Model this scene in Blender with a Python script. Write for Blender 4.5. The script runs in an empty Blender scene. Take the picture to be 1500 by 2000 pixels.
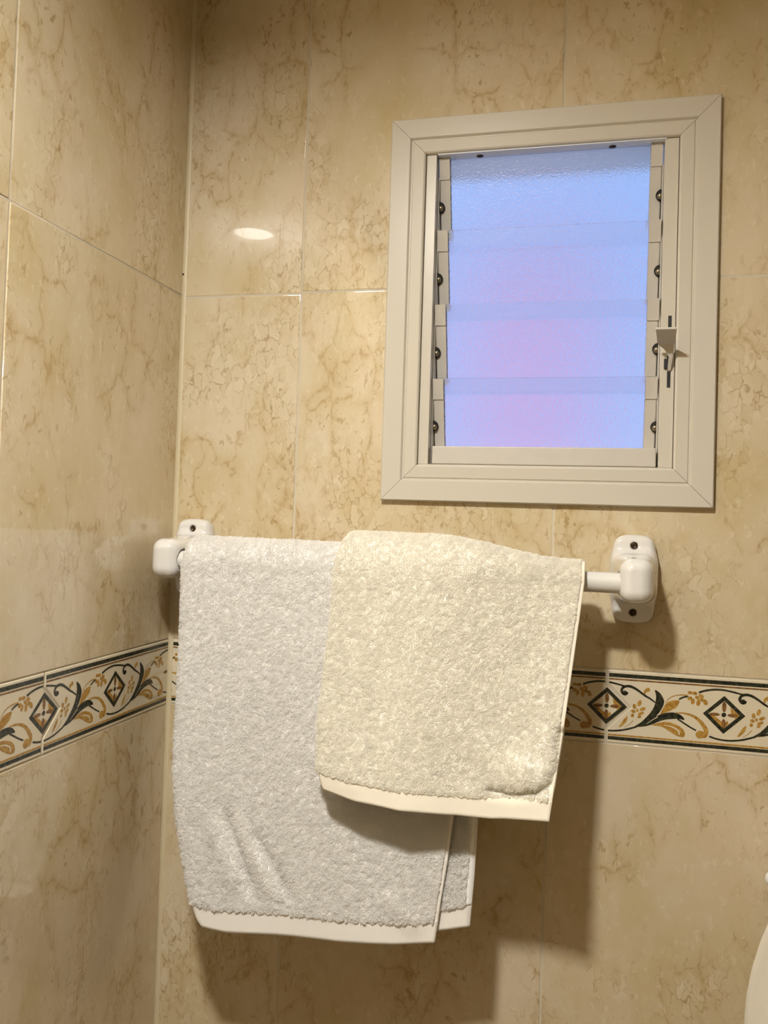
import bpy, bmesh, math
import numpy as np
from mathutils import Matrix, Vector

S = bpy.context.scene
COL = S.collection
# ------------------------------------------------------------------ camera
cam_data = bpy.data.cameras.new('camera')
cam = bpy.data.objects.new('camera', cam_data)
COL.objects.link(cam)
cam_data.sensor_fit = 'VERTICAL'
cam_data.sensor_height = 36.0
cam_data.lens = 1631.893 / 2000 * 36.0
cam_data.shift_x = -24.63 / 2000
cam_data.shift_y = -30.90 / 2000
cam_data.clip_start = 0.02


def cam_rot(rx, ry, rz):
    cx, sx, cy, sy, cz, sz = math.cos(rx), math.sin(rx), math.cos(ry), math.sin(ry), math.cos(rz), math.sin(rz)
    Rx = np.array([[1, 0, 0], [0, cx, -sx], [0, sx, cx]])
    Ry = np.array([[cy, 0, sy], [0, 1, 0], [-sy, 0, cy]])
    Rz = np.array([[cz, -sz, 0], [sz, cz, 0], [0, 0, 1]])
    return Rz @ Rx @ Ry @ np.array([[1, 0, 0], [0, 0, -1], [0, 1, 0]], float)


R = cam_rot(-0.0272, 0.2340, 0.0312)
m = Matrix.Identity(4)
for i in range(3):
    m[i][0], m[i][1], m[i][2] = R[0][i], -R[1][i], -R[2][i]
m.translation = (0.4992, -0.9289, 1.45)
cam.matrix_world = m
S.camera = cam

# ------------------------------------------------------------------ world, exposure
S.view_settings.view_transform = 'Standard'
S.view_settings.look = 'None'
S.view_settings.gamma = 1.0
S.view_settings.use_curve_mapping = False
S.view_settings.exposure = 0.0
S.cycles.max_bounces = 8
S.cycles.diffuse_bounces = 4
S.cycles.glossy_bounces = 3
S.cycles.transmission_bounces = 7
S.cycles_curves.subdivisions = 1
LAMP_AT = (0.265, -0.81, 2.08)
LAMP_POWER = 765.0
LAMP_COLOR = (1.0, 0.97, 0.915)

world = bpy.data.worlds.new('sky')
S.world = world
world.use_nodes = True
wn, wl = world.node_tree.nodes, world.node_tree.links
wn.clear()
w_out = wn.new('ShaderNodeOutputWorld')
w_bg = wn.new('ShaderNodeBackground')
w_tc = wn.new('ShaderNodeTexCoord')
w_sep = wn.new('ShaderNodeSeparateXYZ')
w_ramp = wn.new('ShaderNodeValToRGB')
w_ramp.color_ramp.elements[0].position = 0.0
w_ramp.color_ramp.elements[0].color = (0.385, 0.56, 0.96, 1)
w_ramp.color_ramp.elements[1].position = 0.6
w_ramp.color_ramp.elements[1].color = (0.26, 0.42, 0.86, 1)
wl.new(w_tc.outputs['Generated'], w_sep.inputs[0])
wl.new(w_sep.outputs['Z'], w_ramp.inputs[0])
wl.new(w_ramp.outputs[0], w_bg.inputs[0])
w_bg.inputs[1].default_value = 1.15
wl.new(w_bg.outputs[0], w_out.inputs[0])
# low evening sun on the houses across the street (it comes from behind this room)
sun_data = bpy.data.lights.new('sun', 'SUN')
sun_data.energy = 1.6
sun_data.color = (1.0, 0.62, 0.62)
sun_data.angle = 0.02
sun = bpy.data.objects.new('sun', sun_data)
COL.objects.link(sun)
sun.location = (-2, -6, 8)
sun.rotation_euler = (math.radians(62), 0, math.radians(-18))


# ------------------------------------------------------------------ materials
class NT:
    def __init__(self, name):
        self.m = bpy.data.materials.new(name)
        self.m.use_nodes = True
        self.n = self.m.node_tree.nodes
        self.l = self.m.node_tree.links
        self.b = self.n['Principled BSDF']

    def node(self, t, **kw):
        x = self.n.new(t)
        for k, v in kw.items():
            setattr(x, k, v)
        return x

    def link(self, a, b):
        self.l.new(a, b)

    def setv(self, node, **kw):
        for k, v in kw.items():
            node.inputs[k.replace('_', ' ')].default_value = v

    def noise(self, vec, scale, detail=3, rough=0.5, dist=0.0):
        x = self.node('ShaderNodeTexNoise')
        self.link(vec, x.inputs['Vector'])
        self.setv(x, Scale=scale, Detail=detail, Roughness=rough, Distortion=dist)
        return x.outputs['Fac']

    def ramp(self, fac, stops):
        r = self.node('ShaderNodeValToRGB')
        els = r.color_ramp.elements
        while len(els) < len(stops):
            els.new(0.5)
        for e, (p, c) in zip(els, stops):
            e.position = p
            e.color = (c, c, c, 1) if isinstance(c, (int, float)) else (*c, 1)
        self.link(fac, r.inputs[0])
        return r.outputs[0]

    def math(self, op, a, b=None):
        x = self.node('ShaderNodeMath', operation=op)
        for i, v in enumerate((a, b)):
            if v is None:
                continue
            if isinstance(v, (int, float)):
                x.inputs[i].default_value = v
            else:
                self.link(v, x.inputs[i])
        return x.outputs[0]

    def mix(self, fac, a, b):
        x = self.node('ShaderNodeMix', data_type='RGBA')
        for sock, v in ((x.inputs[0], fac), (x.inputs[6], a), (x.inputs[7], b)):
            if isinstance(v, (int, float)):
                sock.default_value = v
            elif isinstance(v, tuple):
                sock.default_value = (*v, 1)
            else:
                self.link(v, sock)
        return x.outputs[2]

    def bump(self, h, strength=0.3, dist=0.001):
        x = self.node('ShaderNodeBump')
        self.setv(x, Strength=strength, Distance=dist)
        self.link(h, x.inputs['Height'])
        self.link(x.outputs[0], self.b.inputs['Normal'])

    def objvec(self, scale=(1, 1, 1), rand=0.0):
        tc = self.node('ShaderNodeTexCoord')
        mp = self.node('ShaderNodeMapping')
        mp.inputs['Scale'].default_value = scale
        self.link(tc.outputs['Object'], mp.inputs['Vector'])
        if rand:
            oi = self.node('ShaderNodeObjectInfo')
            ml = self.math('MULTIPLY', oi.outputs['Random'], rand)
            cb = self.node('ShaderNodeCombineXYZ')
            for i in range(3):
                self.link(ml, cb.inputs[i])
            self.link(cb.outputs[0], mp.inputs['Location'])
        return mp.outputs[0]


def simple(name, col, rough=0.4, metal=0.0, var=0.05, scale=40, bump=0.0, coat=0.0, spec=None):
    t = NT(name)
    v = t.objvec()
    f = t.noise(v, scale, 4)
    c2 = tuple(max(0, min(1, c * (1 - var * 2))) for c in col)
    t.link(t.mix(f, c2, col), t.b.inputs['Base Color'])
    t.setv(t.b, Roughness=rough, Metallic=metal)
    if coat:
        t.b.inputs['Coat Weight'].default_value = coat
        t.b.inputs['Coat Roughness'].default_value = 0.03
    if spec is not None:
        t.b.inputs['Specular IOR Level'].default_value = spec
    if bump:
        t.bump(t.noise(v, scale * 4, 3), bump, 0.0005)
    return t.m


def tile_material():
    """glazed ceramic printed like brecciated cream marble"""
    t = NT('glazed_marble_tile')
    v = t.objvec((1, 1, 0.62), 17.0)

    def warped(vec, scale, amt, detail):
        w = t.node('ShaderNodeTexNoise')
        t.link(vec, w.inputs['Vector'])
        t.setv(w, Scale=scale, Detail=detail, Roughness=0.6)
        sub = t.node('ShaderNodeVectorMath', operation='SUBTRACT')
        t.link(w.outputs['Color'], sub.inputs[0])
        sub.inputs[1].default_value = (0.5, 0.5, 0.5)
        sc = t.node('ShaderNodeVectorMath', operation='SCALE')
        t.link(sub.outputs[0], sc.inputs[0])
        sc.inputs['Scale'].default_value = amt
        ad = t.node('ShaderNodeVectorMath', operation='ADD')
        t.link(vec, ad.inputs[0])
        t.link(sc.outputs[0], ad.inputs[1])
        return ad.outputs[0]

    def three(vec, scale, detail, rough):
        """three independent masks out of one noise"""
        w = t.node('ShaderNodeTexNoise')
        t.link(vec, w.inputs['Vector'])
        t.setv(w, Scale=scale, Detail=detail, Roughness=rough)
        sp = t.node('ShaderNodeSeparateColor')
        t.link(w.outputs['Color'], sp.inputs[0])
        return sp.outputs[0], sp.outputs[1], sp.outputs[2]

    wf = warped(v, 64.0, 0.019, 2.5)
    ma, mb, mc = three(v, 10.5, 3.0, 0.66)
    ha, hb, hc = three(wf, 150.0, 2.0, 0.6)
    cloud = t.noise(v, 9.0, 4, 0.62)
    base = t.mix(t.ramp(cloud, [(0.34, 0.0), (0.66, 1.0)]), (0.600, 0.482, 0.258), (0.725, 0.620, 0.442))
    # rosy and olive drifts
    base = t.mix(t.ramp(mc, [(0.42, 0.0), (0.62, 0.5)]), base, (0.735, 0.612, 0.440))
    # small angular fragments, each a shade lighter or darker
    frag = t.node('ShaderNodeTexVoronoi', feature='F1')
    t.link(wf, frag.inputs['Vector'])
    t.setv(frag, Scale=95.0)
    sepc = t.node('ShaderNodeSeparateColor')
    t.link(frag.outputs['Color'], sepc.inputs[0])
    zone = t.ramp(ma, [(0.44, 0.0), (0.60, 1.0)])
    base = t.mix(t.math('MULTIPLY', t.ramp(sepc.outputs[0], [(0.55, 0.0), (1.0, 0.40)]), zone), base, (0.80, 0.712, 0.530))
    base = t.mix(t.math('MULTIPLY', t.ramp(sepc.outputs[1], [(0.60, 0.0), (1.0, 0.32)]), zone), base, (0.520, 0.375, 0.175))
    # fine brown seams between the fragments
    edge = t.node('ShaderNodeTexVoronoi', feature='DISTANCE_TO_EDGE')
    t.link(wf, edge.inputs['Vector'])
    t.setv(edge, Scale=95.0)
    brk = t.ramp(ha, [(0.40, 0.0), (0.58, 1.0)])
    seam = t.math('MULTIPLY', t.math('MULTIPLY', t.ramp(edge.outputs['Distance'], [(0.0, 1.0), (0.085, 0.0)]), t.ramp(ma, [(0.495, 0.0), (0.62, 1.0)])), brk)
    base = t.mix(t.math('MULTIPLY', seam, 0.70), base, (0.330, 0.205, 0.070))
    edge2 = t.node('ShaderNodeTexVoronoi', feature='DISTANCE_TO_EDGE')
    t.link(warped(v, 34.0, 0.030, 2.0), edge2.inputs['Vector'])
    t.setv(edge2, Scale=22.0)
    m2 = t.ramp(mb, [(0.455, 0.0), (0.59, 1.0)])
    seam2 = t.math('MULTIPLY', t.math('MULTIPLY', t.ramp(edge2.outputs['Distance'], [(0.0, 1.0), (0.045, 0.0)]), m2), brk)
    base = t.mix(t.math('MULTIPLY', seam2, 0.74), base, (0.350, 0.215, 0.075))
    halo = t.math('MULTIPLY', t.ramp(edge2.outputs['Distance'], [(0.0, 0.5), (0.16, 0.0)]), m2)
    base = t.mix(halo, base, (0.560, 0.410, 0.200))
    # flecks, dark and pale
    sp = t.ramp(hb, [(0.595, 0.0), (0.69, 0.7)])
    base = t.mix(t.math('MULTIPLY', sp, t.ramp(mb, [(0.46, 0.1), (0.60, 1.0)])), base, (0.400, 0.260, 0.100))
    base = t.mix(t.ramp(hc, [(0.595, 0.0), (0.72, 0.45)]), base, (0.800, 0.705, 0.540))
    t.link(base, t.b.inputs['Base Color'])
    t.setv(t.b, Roughness=0.35)
    t.b.inputs['Specular IOR Level'].default_value = 0.2
    t.b.inputs['Coat Weight'].default_value = 1.0
    t.b.inputs['Coat IOR'].default_value = 1.68
    t.b.inputs['Coat Roughness'].default_value = 0.015
    return t.m


def print_material(name, dark, light, scale=260):
    t = NT(name)
    v = t.objvec()
    f = t.ramp(t.noise(v, scale, 4, 0.65), [(0.38, 0.0), (0.62, 1.0)])
    t.link(t.mix(f, dark, light), t.b.inputs['Base Color'])
    t.setv(t.b, Roughness=0.22)
    return t.m


def glass_material():
    t = NT('pebbled_glass')
    t.b.inputs['Base Color'].default_value = (0.97, 0.985, 1.0, 1)
    t.setv(t.b, Roughness=0.20, IOR=1.45)
    t.b.inputs['Transmission Weight'].default_value = 1.0
    v = t.objvec((1, 1, 1))
    a = t.noise(v, 540.0, 1, 0.5, 0.0)
    b = t.noise(v, 1200.0, 1, 0.5)
    t.bump(t.math('ADD', a, t.math('MULTIPLY', b, 0.5)), 0.50, 0.0009)
    return t.m


def terry_material(name, col, through):
    """cotton loops: scatter light back and, for the fine loops, on through"""
    t = NT(name)
    v = t.objvec()
    f = t.noise(v, 300, 4, 0.6)
    c2 = tuple(c * 0.96 for c in col)
    cc = t.mix(f, c2, col)
    df = t.node('ShaderNodeBsdfDiffuse')
    tr = t.node('ShaderNodeBsdfTranslucent')
    t.link(cc, df.inputs['Color'])
    t.link(cc, tr.inputs['Color'])
    mx = t.node('ShaderNodeMixShader')
    mx.inputs[0].default_value = through
    t.link(df.outputs[0], mx.inputs[1])
    t.link(tr.outputs[0], mx.inputs[2])
    t.link(mx.outputs[0], t.n['Material Output'].inputs['Surface'])
    return t.m


def woven_material(name, col):
    t = NT(name)
    w = t.node('ShaderNodeTexWave', wave_type='BANDS', bands_direction='DIAGONAL')
    t.link(t.objvec(), w.inputs['Vector'])
    t.setv(w, Scale=520.0, Distortion=0.4, Detail=1.0)
    c2 = tuple(c * 0.97 for c in col)
    t.link(t.mix(w.outputs['Fac'], c2, col), t.b.inputs['Base Color'])
    t.setv(t.b, Roughness=0.9)
    t.b.inputs['Specular IOR Level'].default_value = 0.1
    t.bump(w.outputs['Fac'], 0.25, 0.0004)
    return t.m


M = {}
M['tile'] = tile_material()
M['grout'] = simple('cream_grout', (0.80, 0.71, 0.54), 0.8, var=0.20, scale=16, bump=0.3)
M['caulk'] = simple('corner_caulk', (0.74, 0.63, 0.41), 0.45, var=0.08, scale=30)
M['glaze'] = simple('white_border_glaze', (0.80, 0.705, 0.515), 0.16, var=0.05, scale=30, coat=0.5)
M['green'] = print_material('dark_green_print', (0.007, 0.008, 0.006), (0.048, 0.050, 0.028))
M['amber'] = print_material('amber_print', (0.34, 0.165, 0.022), (0.56, 0.33, 0.075))
M['brown'] = print_material('brown_print', (0.13, 0.055, 0.018), (0.30, 0.15, 0.045))
M['frame'] = simple('cream_white_enamel', (0.665, 0.612, 0.510), 0.28, var=0.02, scale=8, coat=0.25)
M['frame2'] = simple('white_louvre_plastic', (0.655, 0.608, 0.530), 0.4, var=0.06, scale=50)
M['white'] = simple('white_enamel', (0.86, 0.86, 0.86), 0.35, var=0.01)
M['black'] = simple('black_plastic', (0.012, 0.010, 0.010), 0.5, var=0.1)
M['dirt'] = simple('black_grime', (0.014, 0.011, 0.010), 0.8, var=0.2, scale=200)
M['rivet'] = simple('tarnished_rivet_metal', (0.42, 0.36, 0.24), 0.30, 0.9, var=0.2, scale=200)
M['glass'] = glass_material()
M['porcelain'] = simple('white_porcelain', (0.80, 0.775, 0.725), 0.12, var=0.01, coat=0.8)
M['bar'] = simple('white_rail_plastic', (0.78, 0.755, 0.70), 0.25, var=0.02, coat=0.3)
M['screw'] = simple('dark_bronze_screw', (0.085, 0.055, 0.032), 0.4, 0.7, var=0.2, scale=300)
M['terry_white'] = terry_material('white_terry_ground', (0.985, 0.97, 0.94), 0.0)
M['loop_white'] = terry_material('white_terry_loops', (0.99, 0.975, 0.945), 0.5)
M['terry_cream'] = terry_material('cream_terry_ground', (0.985, 0.955, 0.88), 0.0)
M['loop_cream'] = terry_material('cream_terry_loops', (0.99, 0.962, 0.885), 0.5)
M['woven_white'] = woven_material('white_woven_hem', (0.92, 0.88, 0.80))
M['woven_cream'] = woven_material('cream_woven_hem', (0.92, 0.85, 0.70))
M['paint'] = simple('warm_white_ceiling_paint', (0.80, 0.73, 0.60), 0.8, var=0.03, scale=12)
M['room_tile'] = simple('plain_beige_wall_tile', (0.68, 0.56, 0.37), 0.25, var=0.04, scale=8)
M['floor'] = simple('beige_floor_tile', (0.48, 0.38, 0.25), 0.3, var=0.12, scale=14)
M['plaster'] = simple('pale_plaster', (0.72, 0.72, 0.74), 0.9, var=0.05, scale=20)
M['pink'] = simple('pink_render', (0.88, 0.50, 0.62), 0.9, var=0.05, scale=3)
M['roof'] = simple('clay_roof', (0.55, 0.25, 0.18), 0.9, var=0.15, scale=6)
M['paper'] = simple('white_tissue_paper', (0.84, 0.77, 0.63), 0.95, var=0.03, scale=120, bump=0.1)
lm = NT('lamp_diffuser')
lm.b.inputs['Base Color'].default_value = (0.9, 0.9, 0.88, 1)
lm.b.inputs['Emission Color'].default_value = (*LAMP_COLOR, 1)
lm.b.inputs['Emission Strength'].default_value = LAMP_POWER
M['lamp'] = lm.m


# ------------------------------------------------------------------ object helpers
def link_mesh(name, me, mat, parent=None, smooth=False, label=None):
    o = bpy.data.objects.new(name, me)
    COL.objects.link(o)
    for mm in (mat if isinstance(mat, (list, tuple)) else [mat]):
        if mm and mm.name not in me.materials:
            me.materials.append(mm)
    if parent:
        o.parent = parent
    if smooth:
        me.polygons.foreach_set('use_smooth', [True] * len(me.polygons))
    if label:
        o['label'] = label
    return o


def from_bm(name, bm, mat, parent=None, smooth=False, label=None):
    me = bpy.data.meshes.new(name)
    bm.normal_update()
    bm.to_mesh(me)
    bm.free()
    return link_mesh(name, me, mat, parent, smooth, label)


def from_data(name, v, f, mat, parent=None, smooth=False, label=None):
    me = bpy.data.meshes.new(name)
    me.from_pydata([tuple(map(float, p)) for p in v], [], [tuple(int(i) for i in q) for q in f])
    me.update()
    return link_mesh(name, me, mat, parent, smooth, label)


def thing(name, loc, label, cat, group=None):
    o = bpy.data.objects.new(name, None)
    o.empty_display_size = 0.02
    o.location = loc
    COL.objects.link(o)
    o['label'] = label
    o['category'] = cat
    if group:
        o['group'] = group
    return o


def adopt(root):
    """children were modelled in world coordinates: keep them there under the root"""
    inv = Matrix.Translation(-Vector(root.location))
    for c in root.children:
        c.matrix_parent_inverse = inv


def box_bm(bm, x0, x1, y0, y1, z0, z1, bev=0.0):
    r = bmesh.ops.create_cube(bm, size=1.0)
    vs = r['verts']
    for v in vs:
        v.co = Vector(((x0 + x1) / 2 + v.co.x * (x1 - x0), (y0 + y1) / 2 + v.co.y * (y1 - y0),
                       (z0 + z1) / 2 + v.co.z * (z1 - z0)))
    if bev:
        es = list({e for v in vs for e in v.link_edges})
        bmesh.ops.bevel(bm, geom=es, offset=bev, segments=2, profile=0.5, affect='EDGES')
    return bm


def box(name, x0, x1, y0, y1, z0, z1, mat, parent=None, bev=0.0, label=None):
    return from_bm(name, box_bm(bmesh.new(), x0, x1, y0, y1, z0, z1, bev), mat, parent, label=label)


def tube_bm(bm, p0, p1, r0, r1=None, n=24, cap=True):
    r1 = r0 if r1 is None else r1
    p0, p1 = Vector(p0), Vector(p1)
    d = p1 - p0
    mt = Matrix.Translation((p0 + p1) / 2) @ d.to_track_quat('Z', 'Y').to_matrix().to_4x4()
    bmesh.ops.create_cone(bm, cap_ends=cap, segments=n, radius1=r0, radius2=r1, depth=d.length, matrix=mt)
    return bm


def lathe(name, prof, axis_o, axis_dir, mat, parent=None, n=32, label=None):
    """profile of (radius, height) turned about an axis"""
    q = Vector(axis_dir).to_track_quat('Z', 'Y')
    vs, fs = [], []
    for (r, h) in prof:
        for k in range(n):
            a = 2 * math.pi * k / n
            vs.append(Vector(axis_o) + q @ Vector((r * math.cos(a), r * math.sin(a), h)))
    for i in range(len(prof) - 1):
        for k in range(n):
            fs.append((i * n + k, i * n + (k + 1) % n, (i + 1) * n + (k + 1) % n, (i + 1) * n + k))
    fs.append(tuple(range(n))[::-1])
    fs.append(tuple((len(prof) - 1) * n + k for k in range(n)))
    return from_data(name, vs, fs, mat, parent, True, label)


def surface_nets(F, org, h):
    """iso-surface of a sampled distance field (negative inside)"""
    nx, ny, nz = F.shape
    inside = F < 0
    corner = [(a, b, c) for a in (0, 1) for b in (0, 1) for c in (0, 1)]
    sl = lambda a, n: slice(a, n - 1 + a)
    acc = np.zeros((nx - 1, ny - 1, nz - 1, 3))
    cnt = np.zeros((nx - 1, ny - 1, nz - 1))
    for ca in corner:
        for ax in range(3):
            if ca[ax]:
                continue
            cb = list(ca)
            cb[ax] = 1
            A = F[sl(ca[0], nx), sl(ca[1], ny), sl(ca[2], nz)]
            B = F[sl(cb[0], nx), sl(cb[1], ny), sl(cb[2], nz)]
            ch = (A < 0) != (B < 0)
            t = np.where(ch, A / np.where(ch, A - B, 1), 0)
            for d in range(3):
                acc[..., d] += np.where(ch, ca[d] + (t if d == ax else 0), 0)
            cnt += ch
    act = cnt > 0
    idx = -np.ones(act.shape, int)
    idx[act] = np.arange(act.sum())
    I = np.argwhere(act)
    V = (I + acc[act] / cnt[act][:, None]) * h + np.array(org)
    Q = []
    for ax in range(3):
        A = np.moveaxis(inside, ax, 0)
        Ix = np.moveaxis(idx, ax, 0)
        ch = A[:-1] != A[1:]
        ch[:, 0, :] = ch[:, -1, :] = False
        ch[:, :, 0] = ch[:, :, -1] = False
        i, j, k = np.nonzero(ch)
        q = np.stack([Ix[i, j - 1, k - 1], Ix[i, j, k - 1], Ix[i, j, k], Ix[i, j - 1, k]], 1)
        flip = ~A[i, j, k]
        q[flip] = q[flip][:, ::-1]
        if ax == 1:
            q = q[:, ::-1]
        Q.append(q)
    return V, np.concatenate(Q)


def sdf_object(name, fn, lo, hi, h, mat, parent=None, label=None):
    n = [int(math.ceil((hi[i] - lo[i]) / h)) + 1 for i in range(3)]
    g = np.meshgrid(*[lo[i] + h * np.arange(n[i]) for i in range(3)], indexing='ij')
    V, Q = surface_nets(fn(*g), lo, h)
    return from_data(name, V, Q, mat, parent, True, label)


def sd_rbox(x, y, z, hx, hy, hz, r):
    a, b, c = np.abs(x) - hx + r, np.abs(y) - hy + r, np.abs(z) - hz + r
    return np.sqrt(np.maximum(a, 0) ** 2 + np.maximum(b, 0) ** 2 + np.maximum(c, 0) ** 2) + np.minimum(np.maximum(a, np.maximum(b, c)), 0) - r


def smin(a, b, k):
    t = np.clip(0.5 + 0.5 * (b - a) / k, 0, 1)
    return b * (1 - t) + a * t - k * t * (1 - t)


def smax(a, b, k):
    return -smin(-a, -b, k)


# ------------------------------------------------------------------ room shell
CEIL = 2.108
H1, BT, BB = 1.7150, 1.2958, 1.2182       # joint under the upper tiles, top and bottom of the border course
V1, TW = 0.1545, 0.300
FX0, FX1, FZ0, FZ1 = 0.2602, 0.6187, 1.4711, 1.9090   # outer edge of the window frame


def structure(o):
    o['kind'] = 'structure'
    return o


def wall_with_hole(name, x0, x1, z0, z1, hx0, hx1, hz0, hz1, y0, y1, mat):
    vs, fs = [], []
    for y in (y0, y1):
        vs += [(x0, y, z0), (x1, y, z0), (x1, y, z1), (x0, y, z1), (hx0, y, hz0), (hx1, y, hz0), (hx1, y, hz1), (hx0, y, hz1)]
    for k in range(4):
        a, b = k, (k + 1) % 4
        fs.append((a, b, 4 + b, 4 + a))
        fs.append((8 + b, 8 + a, 12 + a, 12 + b))
        fs.append((b, a, 8 + a, 8 + b))
        fs.append((4 + a, 4 + b, 12 + b, 12 + a))
    return from_data(name, vs, fs, mat)


HX0, HX1, HZ0, HZ1 = FX0 + 0.022, FX1 - 0.022, FZ0 + 0.022, FZ1 - 0.022
wall_back = structure(wall_with_hole('wall_back', 0.0, 2.2, 0.0, CEIL, HX0, HX1, HZ0, HZ1, 0.0007, 0.11, M['grout']))
wall_left = structure(box('wall_left', -0.10, -0.0007, -2.4, 0.11, 0, CEIL, M['grout']))
structure(box('wall_right', 2.2, 2.3, -2.4, 0.11, 0, CEIL, M['room_tile']))
structure(box('wall_front', -0.10, 2.3, -2.5, -2.4, 0, CEIL, M['room_tile']))
structure(box('floor', -0.10, 2.3, -2.5, 0.11, -0.1, 0, M['floor']))
structure(box('ceiling', -0.10, 2.3, -2.5, 0.11, CEIL, CEIL + 0.1, M['paint']))

G = 0.0010          # half a joint


def inset_poly(p, d):
    """offset an axis-aligned counter-clockwise polygon inwards"""
    n = len(p)
    out = []
    for i in range(n):
        a, b, c = np.array(p[i - 1]), np.array(p[i]), np.array(p[(i + 1) % n])
        e1, e2 = (b - a) / np.linalg.norm(b - a), (c - b) / np.linalg.norm(c - b)
        n1, n2 = np.array([-e1[1], e1[0]]), np.array([-e2[1], e2[0]])
        k = (n1 + n2) / (1 + n1 @ n2)
        out.append(tuple(b + d * k))
    return out


def tile_mesh(poly, put, front=0.0, back=0.0035, bev=0.0011):
    """prism of a flat polygon with a rounded arris; put(u, z, depth) gives the point on the wall"""
    rings = [(inset_poly(poly, 0), back), (inset_poly(poly, 0), front + bev),
             (inset_poly(poly, bev * 0.3), front + bev * 0.3), (inset_poly(poly, bev), front)]
    n = len(poly)
    vs, fs = [], []
    for pl, d in rings:
        vs += [put(u, z, d) for u, z in pl]
    for r in range(3):
        for k in range(n):
            fs.append((r * n + k, r * n + (k + 1) % n, (r + 1) * n + (k + 1) % n, (r + 1) * n + k))
    fs.append(tuple(3 * n + k for k in range(n)))
    return vs, fs


put_back = lambda u, z, d: (u, d, z)
put_left = lambda u, z, d: (-d, -u, z)          # u runs out from the corner


def add_tile(poly, put, parent, k=0):
    vs, fs = tile_mesh(poly, put, front=0.0002 * ((k * 7) % 5 - 2) * 0.35)
    if put is put_left:
        fs = [f[::-1] for f in fs]
    o = from_data('tile', vs, fs, M['tile'], parent)
    for p in o.data.polygons:
        p.use_smooth = True
    # keep the big front face flat
    md = o.modifiers.new('weighted', 'WEIGHTED_NORMAL')
    md.keep_sharp = True
    return o


def rect(u0, u1, z0, z1):
    return [(u0 + G, z0 + G), (u1 - G, z0 + G), (u1 - G, z1 - G), (u0 + G, z1 - G)]


TH = H1 - BT
rows_up = [(BT, H1), (H1, min(H1 + TH, CEIL)), (H1 + TH, CEIL)]
rows_dn = [(BB - TH, BB), (BB - 2 * TH, BB - TH), (0.0, BB - 2 * TH)]
cols = [0.0027, V1, V1 + TW, V1 + 2 * TW, V1 + 3 * TW, V1 + 4 * TW, V1 + 5 * TW, V1 + 6 * TW, 2.2]
k = 0
for ci in range(len(cols) - 1):
    u0, u1 = cols[ci], cols[ci + 1]
    for (z0, z1) in rows_up + rows_dn:
        if z1 - z0 < 0.02:
            continue
        dz = -0.0016 if ci == 0 else (0.0012 if ci == 2 else 0.0)     # courses a hair out of line
        a0 = z0 + (dz if abs(z0 - H1) < 1e-6 else 0)
        a1 = z1 + (dz if abs(z1 - H1) < 1e-6 else 0)
        hx0, hx1, hz0, hz1 = HX0 - 0.001, HX1 + 0.001, HZ0 - 0.001, HZ1 + 0.001
        if u1 > hx0 and u0 < hx1 and a1 > hz0 and a0 < hz1:
            L_, R_, B_, T_ = u0 + G, u1 - G, a0 + G, a1 - G
            left = u0 < hx0          # the cut is at the right end of this tile
            low = a0 < hz0
            if left and low:
                poly = [(L_, B_), (R_, B_), (R_, hz0), (hx0, hz0), (hx0, T_), (L_, T_)]
            elif left:
                poly = [(L_, B_), (hx0, B_), (hx0, hz1), (R_, hz1), (R_, T_), (L_, T_)]
            elif low:
                poly = [(L_, B_), (R_, B_), (R_, T_), (hx1, T_), (hx1, hz0), (L_, hz0)]
            else:
                poly = [(hx1, B_), (R_, B_), (R_, T_), (L_, T_), (L_, hz1), (hx1, hz1)]
        else:
            poly = rect(u0, u1, a0, a1)
        add_tile(poly, put_back, wall_back, k)
        k += 1
lcols = [0.0008, 0.3117, 0.6117, 0.9117, 1.2117, 1.5117, 1.8117, 2.1117, 2.4]
for ci in range(len(lcols) - 1):
    for (z0, z1) in rows_up + rows_dn:
        if z1 - z0 < 0.02:
            continue
        add_tile(rect(lcols[ci], lcols[ci + 1], z0, z1), put_left, wall_left, k)
        k += 1

# sealant bead in the corner
bm = bmesh.new()
n = 8
pts = [(-0.0015, -0.0012), (0.0002, -0.0032), (0.0012, -0.0016), (0.0026, -0.0006), (0.0044, 0.0001), (0.0044, 0.004), (-0.0015, 0.004)]
vs = [(x, y, z) for z in (0.0, CEIL) for x, y in pts]
N = len(pts)
fs = [(i, (i + 1) % N, N + (i + 1) % N, N + i) for i in range(N)] + [tuple(range(N))[::-1], tuple(range(N, 2 * N))]
bm.free()
trim = structure(from_data('trim_1', vs, fs, M['caulk']))
for nm, c, d, r in (('nail_hole', (0.0008, -0.0024, 1.7415), (0, -1, 0), 0.0012),):
    lathe(nm, [(r, 0), (r, 0.0006), (r * 0.5, 0.0009)], c, d, M['dirt'], trim, 10)

# ------------------------------------------------------------------ decorated border course
# drawing units below: one repeat is 1070 wide; P() maps them to metres on the tile
def P(U, V):
    t = 115 + (U - 50) * 0.0734
    b = 725 + (U - 50) * 0.0944
    v = (V - t) / (b - t)
    return ((U - 25) / 1070.0, v)      # in repeats, and 0..1 between the outer lines


def smooth_line(pts, n=5):
    p = np.array(pts, float)
    if len(p) < 3:
        return p
    q = np.vstack([2 * p[0] - p[1], p, 2 * p[-1] - p[-2]])
    out = []
    for i in range(1, len(q) - 2):
        for s in range(n):
            t = s / n
            a, b, c, d = q[i - 1], q[i], q[i + 1], q[i + 2]
            out.append(0.5 * (2 * b + (c - a) * t + (2 * a - 5 * b + 4 * c - d) * t * t + (3 * b - a - 3 * c + d) * t ** 3))
    out.append(p[-1])
    return np.array(out)


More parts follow.
